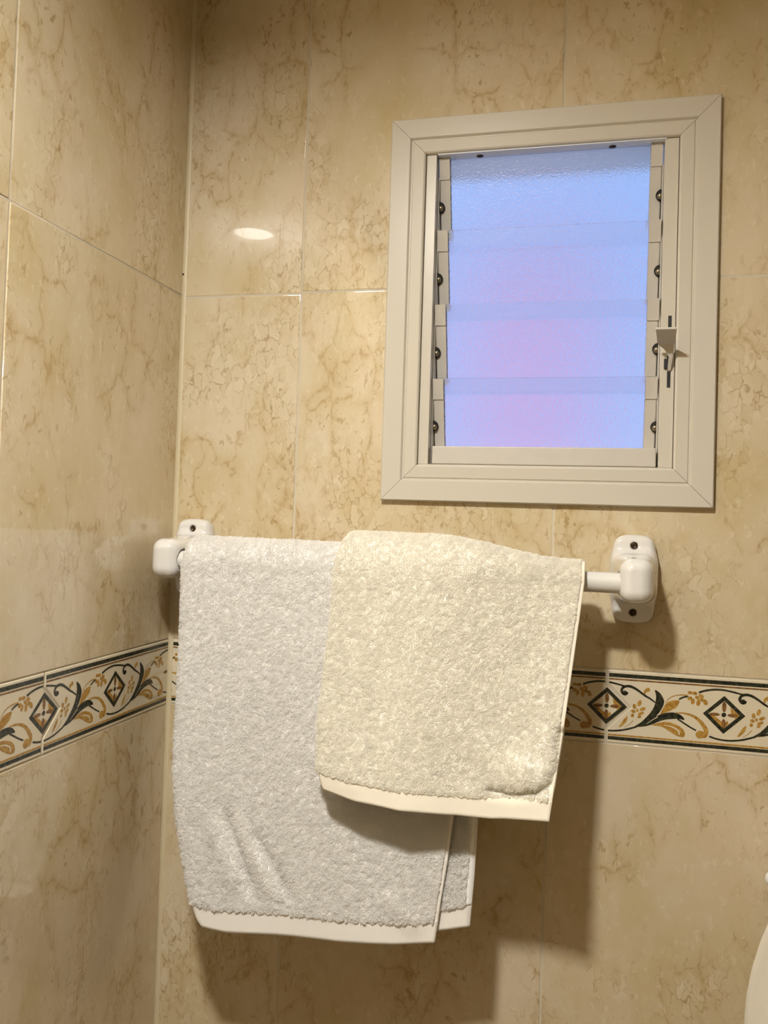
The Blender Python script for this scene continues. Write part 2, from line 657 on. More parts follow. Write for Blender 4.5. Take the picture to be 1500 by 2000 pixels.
def ribbon(pts, w0, w1=None, wm=None):
    c = smooth_line(pts)
    n = len(c)
    s = np.linspace(0, 1, n)
    w1 = w0 if w1 is None else w1
    w = w0 * (1 - s) + w1 * s if wm is None else w0 * (1 - s) ** 2 + 2 * wm * s * (1 - s) + w1 * s * s
    d = np.gradient(c, axis=0)
    d /= np.linalg.norm(d, axis=1)[:, None] + 1e-9
    nrm = np.stack([-d[:, 1], d[:, 0]], 1)
    a, b = c + nrm * w[:, None], c - nrm * w[:, None]
    return [[tuple(a[i]), tuple(a[i + 1]), tuple(b[i + 1]), tuple(b[i])] for i in range(n - 1)]


def blob(pts):
    p = np.array(pts + [pts[0]], float)
    q = np.vstack([p[-2], p, p[1]])
    out = []
    for i in range(1, len(q) - 2):
        for s in range(4):
            t = s / 4
            a, b, c, d = q[i - 1], q[i], q[i + 1], q[i + 2]
            out.append(tuple(0.5 * (2 * b + (c - a) * t + (2 * a - 5 * b + 4 * c - d) * t * t + (3 * b - a - 3 * c + d) * t ** 3)))
    return [out]


def oval(cx, cy, a, b, ang=0, n=14):
    ca, sa = math.cos(math.radians(ang)), math.sin(math.radians(ang))
    return [[(cx + a * math.cos(q) * ca - b * math.sin(q) * sa, cy + a * math.cos(q) * sa + b * math.sin(q) * ca)
             for q in [2 * math.pi * i / n for i in range(n)]]]


DRAW = []           # (material index, layer, polygons): 0 green, 1 amber, 2 brown, 3 glaze


def dr(mi, layer, polys):
    DRAW.append((mi, layer, polys))


dr(0, 1, ribbon([(690, 360), (725, 343), (775, 330)], 7, 9))
dr(0, 1, ribbon([(868, 297), (930, 279), (1010, 270), (1090, 275), (1180, 295), (1270, 322)], 10, 8))
dr(0, 1, ribbon([(212, 290), (205, 308), (180, 305), (162, 275), (180, 245), (220, 236), (265, 247), (320, 280), (380, 325), (430, 355), (476, 390)], 13, 6, 15))
dr(0, 1, oval(192, 297, 22, 20))
dr(0, 2, blob([(470, 272), (515, 300), (545, 345), (556, 388), (540, 440), (500, 500), (440, 560), (370, 596), (288, 612), (350, 570), (410, 510), (455, 450), (476, 390), (482, 330)]))
dr(0, 2, blob([(300, 612), (380, 575), (450, 538), (510, 506), (570, 486), (640, 482), (700, 500), (735, 530), (742, 552), (690, 542), (640, 542), (580, 547), (520, 563), (450, 592), (380, 610)]))
dr(3, 3, ribbon([(400, 588), (450, 552), (500, 522)], 1.5, 4))
dr(0, 1, ribbon([(680, 542), (730, 575), (790, 615), (850, 650)], 7))
dr(0, 1, ribbon([(968, 705), (1040, 730), (1130, 745), (1230, 743), (1310, 728), (1380, 708)], 8, 9))
dr(1, 1, blob([(525, 495), (545, 450), (572, 402), (612, 376), (690, 370), (685, 410), (660, 440), (610, 466), (560, 487)]))
dr(1, 1, ribbon([(570, 392), (600, 352), (650, 327), (720, 319), (775, 326)], 2.5, 6))
for a in [(790, 299, 20, 13, 10), (832, 304, 21, 14, 10), (788, 352, 20, 15, -20), (816, 380, 24, 16, 95), (855, 345, 20, 14, 30), (866, 392, 28, 16, 95),
          (890, 330, 22, 15, 20), (898, 366, 20, 14, 30), (928, 388, 26, 17, 60)]:
    dr(1, 1, oval(a[0], a[1], a[2] * 1.16, a[3] * 1.16, a[4]))
dr(1, 1, ribbon([(665, 486), (740, 490), (820, 515), (880, 560), (922, 615), (940, 655), (930, 690)], 4, 24, 16))
dr(1, 2, oval(922, 694, 30, 26) + oval(885, 688, 38, 37))
dr(1, 1, blob([(450, 598), (520, 576), (590, 570), (660, 590), (720, 625), (750, 670), (745, 706), (710, 710), (660, 690), (600, 650), (540, 615)]))
dr(3, 2, ribbon([(560, 600), (630, 615), (690, 650), (700, 690)], 2, 5, 9))
for a in [(330, 395, 18, 30, 20), (285, 425, 17, 24, -10), (275, 470, 22, 16, 20), (267, 508, 16, 17, 0), (312, 462, 12, 18, -10), (360, 450, 28, 16, -20), (345, 492, 30, 15, -20),
          (332, 522, 18, 12, -10)]:
    dr(1, 1, oval(*a))
dr(1, 1, ribbon([(275, 555), (240, 590), (195, 618)], 3, 2))
dr(1, 1, blob([(222, 515), (215, 560), (180, 600), (145, 617), (170, 572), (195, 535)]))
dr(1, 1, oval(405, 272, 22, 20) + oval(380, 288, 13, 22, 10))
DIAMOND = []


def dd(mi, layer, polys):
    DIAMOND.append((mi, layer, polys))


oT, oR, oB, oL = (1097, 328), (1285, 518), (1093, 682), (908, 490)
iT, iR, iB, iL = (1097, 376), (1236, 514), (1093, 634), (957, 492)
dd(0, 1, [[oT, oR, iR, iT], [oR, oB, iB, iR], [oB, oL, iL, iB], [oL, oT, iT, iL]])
dd(1, 1, [[(1150, 432), (1236, 514), (1196, 545), (1160, 505)], [(965, 500), (1090, 632), (1100, 590), (1010, 512)], [(1090, 632), (1140, 590), (1125, 560), (1100, 590)]])
for a in [(1097, 430, 19, 50, 0), (1093, 588, 19, 46, 0), (1012, 500, 48, 16, 3), (1172, 512, 46, 17, 5)]:
    dd(2, 2, oval(*a))
dd(0, 3, oval(1094, 505, 21, 21))
LINES = [(0, (-0.004, 0.054)), (2, (0.072, 0.094)), (1, (0.917, 0.942)), (0, (0.952, 1.004))]


def border_print(put, rep, u0, u1, parent, j0, flip):
    """printed decoration of one border piece: from u0 to u1 metres; j0 is where its left joint lies"""
    bm = bmesh.new()
    zt, hgt = BT - 0.0036, BT - BB - 0.0076

    count = [0]

    def face(poly, mi, layer):
        count[0] += 1               # every stroke a hair above the last, so none are coplanar
        dep = -0.00006 - 0.00005 * layer - 0.000003 * (count[0] % 16)
        co = [put(j0 + U * rep, zt - v * hgt, dep) for U, v in poly]
        try:
            f = bm.faces.new([bm.verts.new(c) for c in co])
            f.material_index = mi
        except ValueError:
            pass

    for sh in (-1, 0, 1, 2):
        for mi, layer, polys in DRAW:
            for pl in polys:
                q = [(P(*c)[0] + sh, P(*c)[1]) for c in pl]
                if max(a for a, _ in q) * rep + j0 < u0 or min(a for a, _ in q) * rep + j0 > u1:
                    continue
                face(q, mi, layer)
    ax = Vector((1, 0, 0)) if put is put_back else Vector((0, 1, 0))
    e = 0.0019
    for uu, sgn in ((u0 + e, -1), (u1 - e, 1)):
        bmesh.ops.bisect_plane(bm, geom=bm.verts[:] + bm.edges[:] + bm.faces[:], plane_co=put(uu, 0, 0),
                               plane_no=ax * sgn, clear_outer=True)
    for mi, (a, b) in LINES:
        face([((u0 + e - j0) / rep, a), ((u1 - e - j0) / rep, a), ((u1 - e - j0) / rep, b), ((u0 + e - j0) / rep, b)], mi, 1)
    for sh in (0, 1):
        for mi, layer, polys in DIAMOND:
            for pl in polys:
                q = [(P(*c)[0] + sh, P(*c)[1]) for c in pl]
                if min(a for a, _ in q) * rep + j0 < u0 + 0.0005:
                    continue
                # the diamond at the joint juts past it on purpose
                if max(a for a, _ in q) * rep + j0 > u1 + (0.03 if abs(u1 - j0 - 2 * rep) < 1e-4 else -0.0005):
                    continue
                face(q, mi, layer)
    bmesh.ops.triangulate(bm, faces=bm.faces[:])
    # all prints face the room
    bm.normal_update()
    want = Vector((0, -1, 0)) if put is put_back else Vector((1, 0, 0))
    for f in bm.faces:
        if f.normal.dot(want) < 0:
            f.normal_flip()
    o = from_bm('painted_scroll', bm, [M['green'], M['amber'], M['brown'], M['glaze']], parent)
    return o


def border_piece(put, wall, rep, u0, u1, j0, notch_l, bulge_r):
    c0, hz = 0.497, 0.0
    zc = BT - 0.0036 - c0 * (BT - BB - 0.0076)
    hh, tip = 0.0235, 0.0232
    a, b, lo, hi = u0 + G, u1 - G, BB + G * 0.3, BT - G * 0.3
    poly = [(a, lo), (b, lo)]
    if bulge_r:
        poly += [(b, zc - hh + 0.0012), (b + tip - 0.0006, zc), (b, zc + hh - 0.0012)]
    poly += [(b, hi), (a, hi)]
    if notch_l:
        poly += [(a, zc + hh + 0.0008), (a + tip + 0.0008, zc), (a, zc - hh - 0.0008)]
    vs, fs = tile_mesh(poly, put, front=0.0)
    if put is put_left:
        fs = [f[::-1] for f in fs]
    o = from_data('border_tile', vs, fs, M['glaze'], wall)
    border_print(put, rep, u0, u1, o, j0, False)


REP = 0.1180
J = 0.5159
edges = [J - 3 * 2 * REP + i * 2 * REP for i in range(12)]
for i in range(len(edges) - 1):
    a, b = edges[i], edges[i + 1]
    if b < 0.005:
        continue
    u0, u1 = max(a, 0.0035), min(b, 2.197)
    if u1 - u0 < 0.01:
        continue
    border_piece(put_back, wall_back, REP, u0, u1, a, u0 == a, u1 == b)
# on the left wall the drawing runs towards the corner, so u is measured from the room end
REPL = 0.1195
put_left_r = lambda u, z, d: (-d, u - 0.2361 - 2 * REPL * 0, z)


def put_left2(u, z, d):
    return (-d, u, z)


for i in range(-10, 1):
    a = -0.2361 + i * 2 * REPL
    b = a + 2 * REPL
    u0, u1 = max(a, -2.39), min(b, -0.0005)
    if u1 - u0 < 0.01:
        continue
    pl = put_left2

    def mk(put, wall, rep, u0, u1, j0, nl, br):
        zc = BT - 0.0036 - 0.497 * (BT - BB - 0.0076)
        hh, tip = 0.0235, 0.0232
        a, b, lo, hi = u0 + G, u1 - G, BB + G * 0.3, BT - G * 0.3
        poly = [(a, lo), (b, lo)]
        if br:
            poly += [(b, zc - hh + 0.0012), (b + tip - 0.0006, zc), (b, zc + hh - 0.0012)]
        poly += [(b, hi), (a, hi)]
        if nl:
            poly += [(a, zc + hh + 0.0008), (a + tip + 0.0008, zc), (a, zc - hh - 0.0008)]
        vs, fs = tile_mesh(poly, put, front=0.0)
        o = from_data('border_tile', vs, fs, M['glaze'], wall)
        border_print(put, rep, u0, u1, o, j0, False)
    mk(pl, wall_left, REPL, u0, u1, a, u0 == a, u1 == b)

# ------------------------------------------------------------------ window
window = bpy.data.objects.new('window_1', None)
COL.objects.link(window)
window['kind'] = 'structure'
window.location = (0.44, 0.0, FZ0)
window['label'] = 'small white louvre window with four pebbled glass blades'
PROF = [(0.0, 0.0002), (0.0, -0.0068), (0.0012, -0.0082), (0.0225, -0.0082), (0.0236, -0.0068), (0.0244, -0.0052), (0.0256, -0.0052),
        (0.0268, -0.0066), (0.0388, -0.0070), (0.0403, -0.0062), (0.0410, -0.0045), (0.0410, 0.075), (0.0235, 0.075), (0.0235, 0.0002)]


def frame_member(side):
    g = 0.00022
    vs = []
    for e in (0, 1):
        for a, y in PROF:
            if side == 'top':
                x = FX0 + a + g if e == 0 else FX1 - a - g
                vs.append((x, y, FZ1 - a))
            elif side == 'bottom':
                x = FX0 + a + g if e == 0 else FX1 - a - g
                vs.append((x, y, FZ0 + a))
            elif side == 'left':
                z = FZ0 + a + g if e == 0 else FZ1 - a - g
                vs.append((FX0 + a, y, z))
            else:
                z = FZ0 + a + g if e == 0 else FZ1 - a - g
                vs.append((FX1 - a, y, z))
    N = len(PROF)
    fs = [(i, (i + 1) % N, N + (i + 1) % N, N + i) for i in range(N)] + [tuple(range(N)), tuple(range(2 * N - 1, N - 1, -1))]
    o = from_data('frame_rail', vs, fs, M['frame'], window)
    bm = bmesh.new()
    bm.from_mesh(o.data)
    bmesh.ops.recalc_face_normals(bm, faces=bm.faces[:])
    bm.to_mesh(o.data)
    bm.free()
    return o


for sd in ('top', 'bottom', 'left', 'right'):
    frame_member(sd)
IX0, IX1, IZ0, IZ1 = FX0 + 0.041, FX1 - 0.041, FZ0 + 0.041, FZ1 - 0.041     # clear opening of the outer frame
# side jambs that carry the louvre clips
jl = box('jamb', IX0 + 0.0006, 0.3132, -0.0020, 0.070, IZ0 + 0.0012, IZ1 - 0.0004, M['frame'], window, 0.0004)
jr = box('jamb', 0.5626, IX1 - 0.0006, -0.0020, 0.070, IZ0 + 0.0012, IZ1 - 0.0004, M['frame'], window, 0.0004)
# dark slot behind each jamb edge
for x0, x1 in ((0.3134, 0.3144), (0.5613, 0.5623)):
    box('jamb_gap', x0, x1, 0.012, 0.062, IZ0 + 0.002, IZ1 - 0.022, M['frame2'], window)
box('sill', 0.3176, 0.5606, -0.0020, 0.066, IZ0 + 0.0015, 1.5338, M['frame2'], window, 0.0012)
box('sill_lip', IX0 + 0.001, IX1 - 0.001, -0.0030, 0.066, IZ0 + 0.0001, IZ0 + 0.0010, M['frame'], window)
hd = box('head_rail', IX0 + 0.0135, IX1 - 0.0135, -0.0035, 0.062, IZ1 - 0.0012, IZ1 - 0.0001, M['white'], window)
for sx in (0.3615, 0.508):
    lathe('screw', [(0.0040, 0), (0.0038, 0.0008), (0.0020, 0.0014)], (sx, 0.0075, IZ1 - 0.0012), (0, 0, -1), M['screw'], hd, 14)

TILT_Y, BL = 0.0275, 0.099
for bi, zt in enumerate((1.8675, 1.7840, 1.6980, 1.6125)):
    y0 = 0.010
    up = Vector((0, -TILT_Y, BL)).normalized()
    nrm = Vector((0, -BL, -TILT_Y)).normalized()       # towards the room
    ln = math.hypot(TILT_Y, BL)

    def at(x, s, d):      # s metres down the blade from its top edge, d towards the room
        return Vector((x, y0, zt)) - up * s + nrm * d
    # glass blade
    x0, x1, th = 0.3180, 0.5580, 0.0046
    nx, ns = 2, 2
    vs = [at(x, s, d) for x in (x0, x1) for s in (0.0, ln) for d in (-th / 2, th / 2)]
    fs = [(0, 1, 3, 2), (4, 6, 7, 5), (0, 4, 5, 1), (2, 3, 7, 6), (0, 2, 6, 4), (1, 5, 7, 3)]
    o = from_data('glass_blade', vs, fs, M['glass'], window)
    bm = bmesh.new()
    bm.from_mesh(o.data)
    bmesh.ops.recalc_face_normals(bm, faces=bm.faces[:])
    bmesh.ops.bevel(bm, geom=bm.edges[:], offset=0.0005, segments=1, affect='EDGES')
    bm.to_mesh(o.data)
    bm.free()
    for sgn, xa, xb in ((1, 0.3146, 0.3268), (-1, 0.5611, 0.5488)):
        lo, hi = min(xa, xb), max(xa, xb)
        bm = bmesh.new()
        # front cheek with a raised upper pad, back cheek, end plate
        for (s0, s1, d0, d1, xx0, xx1) in ((0.0, 0.0225, 0.0030, 0.0052, lo, hi), (0.0225, ln - 0.012, 0.0030, 0.0044, lo, hi),
                                           (0.002, ln - 0.012, -0.0050, -0.0032, lo, hi),
                                           (0.0, ln - 0.012, -0.0050, 0.0044, xa if sgn > 0 else xa - 0.0012, xa + 0.0012 if sgn > 0 else xa),
                                           (0.0215, 0.0235, 0.0046, 0.0056, lo, hi)):
            vv = [bm.verts.new(at(x, s, d)) for x in (xx0, xx1) for s in (s0, s1) for d in (d0, d1)]
            for f in [(0, 1, 3, 2), (4, 6, 7, 5), (0, 4, 5, 1), (2, 3, 7, 6), (0, 2, 6, 4), (1, 5, 7, 3)]:
                bm.faces.new([vv[i] for i in f])
        bmesh.ops.recalc_face_normals(bm, faces=bm.faces[:])
        clip = from_bm('blade_clip', bm, M['frame2'], window)
        s_p = 0.054
        xp = xa + sgn * 0.0012
        lathe('pivot_washer', [(0.0066, 0), (0.0064, 0.0010), (0.0030, 0.0014)], at(xa - sgn * 0.0007, s_p, 0.0062) , nrm, M['dirt'], clip, 18)
        lathe('rivet', [(0.0036, 0), (0.0034, 0.0018), (0.0024, 0.0030), (0.0010, 0.0036)], at(xa + sgn * 0.0012, s_p + 0.001, 0.0068), nrm, M['rivet'], clip, 16)
        # grime-blackened link below the pivot
        bm = bmesh.new()
        vv = [bm.verts.new(at(x, s, d)) for x in (xa - 0.0006, xa + 0.0006) for s in (s_p + 0.006, ln - 0.018) for d in (0.0036, 0.0050)]
        for f in [(0, 1, 3, 2), (4, 6, 7, 5), (0, 4, 5, 1), (2, 3, 7, 6), (0, 2, 6, 4), (1, 5, 7, 3)]:
            bm.faces.new([vv[i] for i in f])
        bmesh.ops.recalc_face_normals(bm, faces=bm.faces[:])
        from_bm('link_rod', bm, M['dirt'], clip)

# lever that turns the blades, in its slot on the right jamb
slot = box('lever_slot', 0.5698, 0.5733, -0.0024, 0.0, 1.5985, 1.6755, M['black'], window)
box('lever_stop', 0.5663, 0.5706, -0.0052, 0.0, 1.6185, 1.6290, M['black'], window, 0.0005)
lev = [(0.0, 1.6150), (-0.0035, 1.6170), (-0.010, 1.6300), (-0.014, 1.6385), (-0.016, 1.6425), (-0.045, 1.6525)]
wid = [(0.5700, 0.5728), (0.5700, 0.5735), (0.5705, 0.5750), (0.5650, 0.5752), (0.5590, 0.5752), (0.5545, 0.5752)]
vs, fs = [], []
for k, ((y, z), (xa, xb)) in enumerate(zip(lev, wid)):
    if k < 3:
        ny, nz = -0.0009, -0.0003
    else:
        ny, nz = -0.0002, -0.0011
    vs += [(xa, y - ny, z - nz), (xb, y - ny, z - nz), (xb, y + ny, z + nz), (xa, y + ny, z + nz)]
for k in range(len(lev) - 1):
    for e in range(4):
        fs.append((k * 4 + e, k * 4 + (e + 1) % 4, k * 4 + 4 + (e + 1) % 4, k * 4 + 4 + e))
fs += [(3, 2, 1, 0), tuple(range(len(vs) - 4, len(vs)))]
lever = from_data('lever', vs, fs, M['frame2'], window)
bm = bmesh.new()
bm.from_mesh(lever.data)
bmesh.ops.recalc_face_normals(bm, faces=bm.faces[:])
bmesh.ops.bevel(bm, geom=bm.edges[:], offset=0.0004, segments=2, affect='EDGES')
bm.to_mesh(lever.data)
bm.free()
adopt(window)
for c in window.children:
    for g in c.children:
        g.matrix_parent_inverse = Matrix.Identity(4)

# ------------------------------------------------------------------ outside the window
bld = thing('building', (-0.1, 7.5, -3.0), 'pink rendered house seen blurred through the glass blades', 'building')
bm = bmesh.new()
x0, x1, y0, y1, z0, z1 = -0.55, 0.35, 6.0, 9.0, -3.0, 3.75
box_bm(bm, x0, x1, y0, y1, z0, z1, 0.02)
from_bm('facade', bm, M['pink'], bld)
bm = bmesh.new()
vs = [(x0 - 0.1, y0 - 0.15, z1), (x1 + 0.1, y0 - 0.15, z1), (x1 + 0.1, y1 + 0.15, z1), (x0 - 0.1, y1 + 0.15, z1),
      (x0 - 0.1, (y0 + y1) / 2, z1 + 0.35), (x1 + 0.1, (y0 + y1) / 2, z1 + 0.35)]
fs = [(0, 1, 5, 4), (2, 3, 4, 5), (0, 4, 3), (1, 2, 5), (3, 2, 1, 0)]
bm.free()
from_data('roof', vs, fs, M['roof'], bld)
adopt(bld)

# ------------------------------------------------------------------ ceiling lamp
lamp = thing('ceiling_lamp', (LAMP_AT[0], LAMP_AT[1], CEIL), 'small round flush ceiling lamp above the camera', 'lamp')
lathe('base', [(0.046, 0.012), (0.046, 0.0), (0.060, 0), (0.060, 0.025), (0.0545, 0.0298), (0.0475, 0.0298), (0.0465, 0.020), (0.044, 0.018)], (LAMP_AT[0], LAMP_AT[1], CEIL), (0, 0, -1), M['porcelain'], lamp)
lathe('diffuser', [(0.0455, 0.0215), (0.0450, 0.0245), (0.041, 0.0252), (0.028, 0.0260), (0.010, 0.0264)], (LAMP_AT[0], LAMP_AT[1], CEIL), (0, 0, -1), M['lamp'], lamp)
adopt(lamp)

# ------------------------------------------------------------------ towel rail
BARR = 0.0103
BX0, BX1 = 0.0325, 0.5385
barz = lambda x: 1.3968 + (1.3929 - 1.3968) * (x - BX0) / (BX1 - BX0)
BD = 0.066
rail = thing('towel_rail', (0.285, 0, 1.395), 'white porcelain towel rail on the tiled wall under the window', 'towel rail')
bm = bmesh.new()
tube_bm(bm, (BX0 - 0.004, -BD, barz(BX0)), (BX1 - 0.006, -BD, barz(BX1)), BARR, n=40, cap=False)
from_bm('bar', bm, M['bar'], rail, True)


def bracket(cx, cz, inner):
    """inner = +1 when the bar leaves towards +x"""
    def f(x, y, z):
        x, z, q = x - cx, z - cz, -y
        base = sd_rbox(x, q - 0.003, z, 0.0232, 0.0125, 0.0468, 0.0085)
        # stadium outline for the plate
        ex = np.maximum(np.abs(z) - 0.027, 0)
        rr = np.sqrt(x ** 2 + ex ** 2) - 0.0240
        plate = smax(base, rr, 0.006)
        tp = np.clip(q / 0.085, 0, 1)
        hw = 0.0228 - 0.0082 * tp
        hh = 0.0265 - 0.0045 * tp
        zz = z - 0.0015 - 0.0005 * tp
        a = np.abs(x) - hw + 0.0115
        b = np.abs(zz) - hh + 0.0125
        c = np.abs(q - 0.042) - 0.0445 + 0.012
        arm = np.sqrt(np.maximum(a, 0) ** 2 + np.maximum(b, 0) ** 2 + np.maximum(c, 0) ** 2) + np.minimum(np.maximum(a, np.maximum(b, c)), 0) - 0.012
        d = smin(plate, arm, 0.011)
        d = np.maximum(d, 0.0006 - q)
        for s in (1, -1):
            hole = np.maximum(np.sqrt(x ** 2 + (z - s * 0.0350) ** 2) - 0.0040, 0.0125 - q)
            d = smax(d, -hole, 0.0012)
        soc = np.maximum(np.sqrt((q - BD) ** 2 + (z - (barz(cx) - cz)) ** 2) - (BARR + 0.0016), -(x * inner) + 0.004)
        d = smax(d, -soc, 0.0012)
        return d
    o = sdf_object('bracket', f, (cx - 0.030, -0.096, cz - 0.056), (cx + 0.030, 0.004, cz + 0.056), 0.0011, M['porcelain'], rail)
    for s in (1, -1):
        sc = lathe('screw', [(0.0038, 0.0), (0.0038, 0.0012), (0.0030, 0.0022), (0.0022, 0.0024), (0.0016, 0.0012)], (cx, -0.0118, cz + s * 0.0350), (0, -1, 0), M['screw'], o, 20)
    return o


bracket(0.0325, 1.3960, 1)
bracket(0.5400, 1.3945, -1)
adopt(rail)

# ------------------------------------------------------------------ towels
rng = np.random.default_rng(7)


def vnoise(x, y, scale, seed):
    """smooth value noise, -1..1"""
    g = np.random.default_rng(seed).uniform(-1, 1, (256, 256))
    X, Y = x * scale + 57.3, y * scale + 31.7
    i, j = np.floor(X).astype(int), np.floor(Y).astype(int)
    fx, fy = X - i, Y - j
    fx, fy = fx * fx * (3 - 2 * fx), fy * fy * (3 - 2 * fy)
    i0, i1, j0, j1 = i % 256, (i + 1) % 256, j % 256, (j + 1) % 256
    return (g[i0, j0] * (1 - fx) + g[i1, j0] * fx) * (1 - fy) + (g[i0, j1] * (1 - fx) + g[i1, j1] * fx) * fy


def itp(v, table):
    t = np.array(sorted(table))
    return np.interp(v, t[:, 0], t[:, 1])


def smoothstep(a, b, x):
    t = np.clip((x - a) / (b - a), 0, 1)
    return t * t * (3 - 2 * t)


class Towel:
    """folded towel hung over the rail.  U: 0..1 rear layer (free edge to fold), 1..2 the fold, 2..3 front layer
       V: -1..0 behind the rail, 0..1 over the rail, 1..2 in front down to the hem"""
    def point(self, U, V):
        U, V = np.broadcast_arrays(np.asarray(U, float), np.asarray(V, float))
        th = np.clip(U - 1, 0, 1) * np.pi
        m = (1 - np.cos(th)) / 2                           # 0 rear layer, 1 front layer
        t = np.where(U < 1, 1 - U, np.where(U > 2, U - 2, 0.0))
        o = self.o_rear + (self.o_front - self.o_rear) * m
        rho = (self.o_front - self.o_rear) / 2
        vf = np.clip(V - 1, 0, 1)
        vb = np.clip(-V, 0, 1)
        # height on the hanging parts is measured from the rail centre
        zc0 = 1.3950
        zb = self.zbot(t, m)
        zf = zc0 - vf * (zc0 - zb)
        zk = zc0 - vb * (zc0 - self.zback)
        hang_z = np.where(V > 1, zf, np.where(V < 0, zk, zc0))
        arc = (1 - np.clip(V, 0, 1)) * np.pi               # pi behind, 0 in front
        xl = self.xleft(hang_z) + np.where((V >= 0) & (V <= 1), self.top_in * np.sin(arc), 0)
        xr = self.xright(hang_z, m) - 0.014 * smoothstep(0.0, 0.25, vb)
        x = xl + (xr - xl) * t
        x = np.where((U >= 1) & (U <= 2), xl - rho * np.sin(th) * 0.9, x)
        o = o + self.base(x)
        d_hang_f = BD + BARR + o + self.flare(t, vf, m, x, zf)
        d_hang_b = BD - BARR - o - self.back_lean * vb
        z_bar = barz(x)
        d_arc = BD + (BARR + o) * np.cos(arc)
        z_arc = z_bar + (BARR + o) * np.sin(arc)
        d = np.where(V > 1, d_hang_f, np.where(V < 0, d_hang_b, d_arc))
        zz = np.where(V > 1, zf + (z_bar - zc0) * (1 - vf), np.where(V < 0, zk + (z_bar - zc0), z_arc))
        return np.stack([x, -d, zz], -1)

    def normal(self, U, V, e=0.004):
        a = self.point(U + e, V) - self.point(U - e, V)
        b = self.point(U, V + e) - self.point(U, V - e)
        n = np.cross(b, a)
        return n / (np.linalg.norm(n, axis=-1, keepdims=True) + 1e-12)

    def sheet(self, name, Us, Vs, thick, mat, parent, lumps=0.0):
        """closed thin sheet through the given grid"""
        UU, VV = np.meshgrid(Us, Vs, indexing='ij')
        p, n = self.point(UU, VV), self.normal(UU, VV)
        if lumps:
            q = p.reshape(-1, 3)
            w = (vnoise(q[:, 0], q[:, 2], 160, 3) + 0.6 * vnoise(q[:, 0], q[:, 2], 330, 4)).reshape(p.shape[:2])
            p = p + n * (w * lumps * 0.6)[..., None]
        nu, nv = p.shape[:2]
        A, B = p + n * thick / 2, p - n * thick / 2
        vs = np.concatenate([A.reshape(-1, 3), B.reshape(-1, 3)])
        K = nu * nv
        I = np.arange(K).reshape(nu, nv)
        f1 = np.stack([I[:-1, :-1], I[:-1, 1:], I[1:, 1:], I[1:, :-1]], -1).reshape(-1, 4)
        f2 = f1[:, ::-1] + K
        rim = np.concatenate([I[0, :], I[1:, -1], I[-1, -2::-1], I[-2:0:-1, 0]])
        r2 = np.roll(rim, -1)
        f3 = np.stack([r2, rim, rim + K, r2 + K], -1)
        o = from_data(name, vs, np.concatenate([f1, f2, f3]), mat, parent, True)
        bm = bmesh.new()
        bm.from_mesh(o.data)
        bmesh.ops.recalc_face_normals(bm, faces=bm.faces[:])
        bm.to_mesh(o.data)
        bm.free()
        return o


def pile(towel, name, n, ulo, uhi, vlo, vhi, off, length, mat, parent, seed, keep=None, side=1.0, crown=0.14):
    """terry loops as fine hair curves"""
    r = np.random.default_rng(seed)
    U = r.uniform(ulo, uhi, n)
    V = r.uniform(vlo, vhi, n)
    if uhi > 2:                     # even cover: little of the length is fold or crown
        U = np.where(r.random(n) < 0.055, r.uniform(1, 2, n), r.uniform(2, 3, n))
        V = np.where(r.random(n) < crown, r.uniform(vlo, 1, n), r.uniform(1, 2, n))
    if keep is not None:
        k = keep(U, V)
        U, V = U[k], V[k]
    n = len(U)
    p, nr = towel.point(U, V), towel.normal(U, V) * side
    q1, q2 = p[:, 0], p[:, 2]
    w = 0.7 * vnoise(q1, q2, 230, 3) + 0.8 * vnoise(q1, q2, 430, 4)
    # brushed direction: patches that lie different ways, mostly drooping
    ang = 1.3 * vnoise(q1, q2, 60, seed + 5) + 1.5 * vnoise(q1, q2, 260, seed + 6) + r.normal(0, 0.38, n)
    tx = np.stack([np.sin(ang), np.zeros(n), -np.cos(ang)], 1)
    tx -= nr * np.sum(tx * nr, 1, keepdims=True)
    tx /= np.linalg.norm(tx, axis=1, keepdims=True) + 1e-9
    L = length * (1 + 0.12 * w + r.normal(0, 0.15, n))[:, None]
    root = p + nr * (off + 0.00038 * w[:, None])
    jit = r.normal(0, 0.18, (n, 3)) * L
    pts = np.stack([root - nr * 0.0008, root + nr * L * 0.48 + tx * L * 0.10, root + nr * L * 0.78 + tx * L * 0.32 + jit * 0.4,
                    root + nr * L * 0.66 + tx * L * 0.62 + jit * 0.8], 1)
    hc = bpy.data.hair_curves.new(name)
    hc.add_curves([4] * n)
    hc.attributes['position'].data.foreach_set('vector', np.ascontiguousarray(pts, np.float32).ravel())
    rad = np.tile(np.array([0.00021, 0.00023, 0.00022, 0.00014], np.float32), n)
    a = hc.attributes.get('radius') or hc.attributes.new('radius', 'FLOAT', 'POINT')
    a.data.foreach_set('value', rad)
    hc.materials.append(mat)
    o = bpy.data.objects.new(name, hc)
    COL.objects.link(o)
    o.parent = parent
    o['kind'] = 'stuff'
    return o


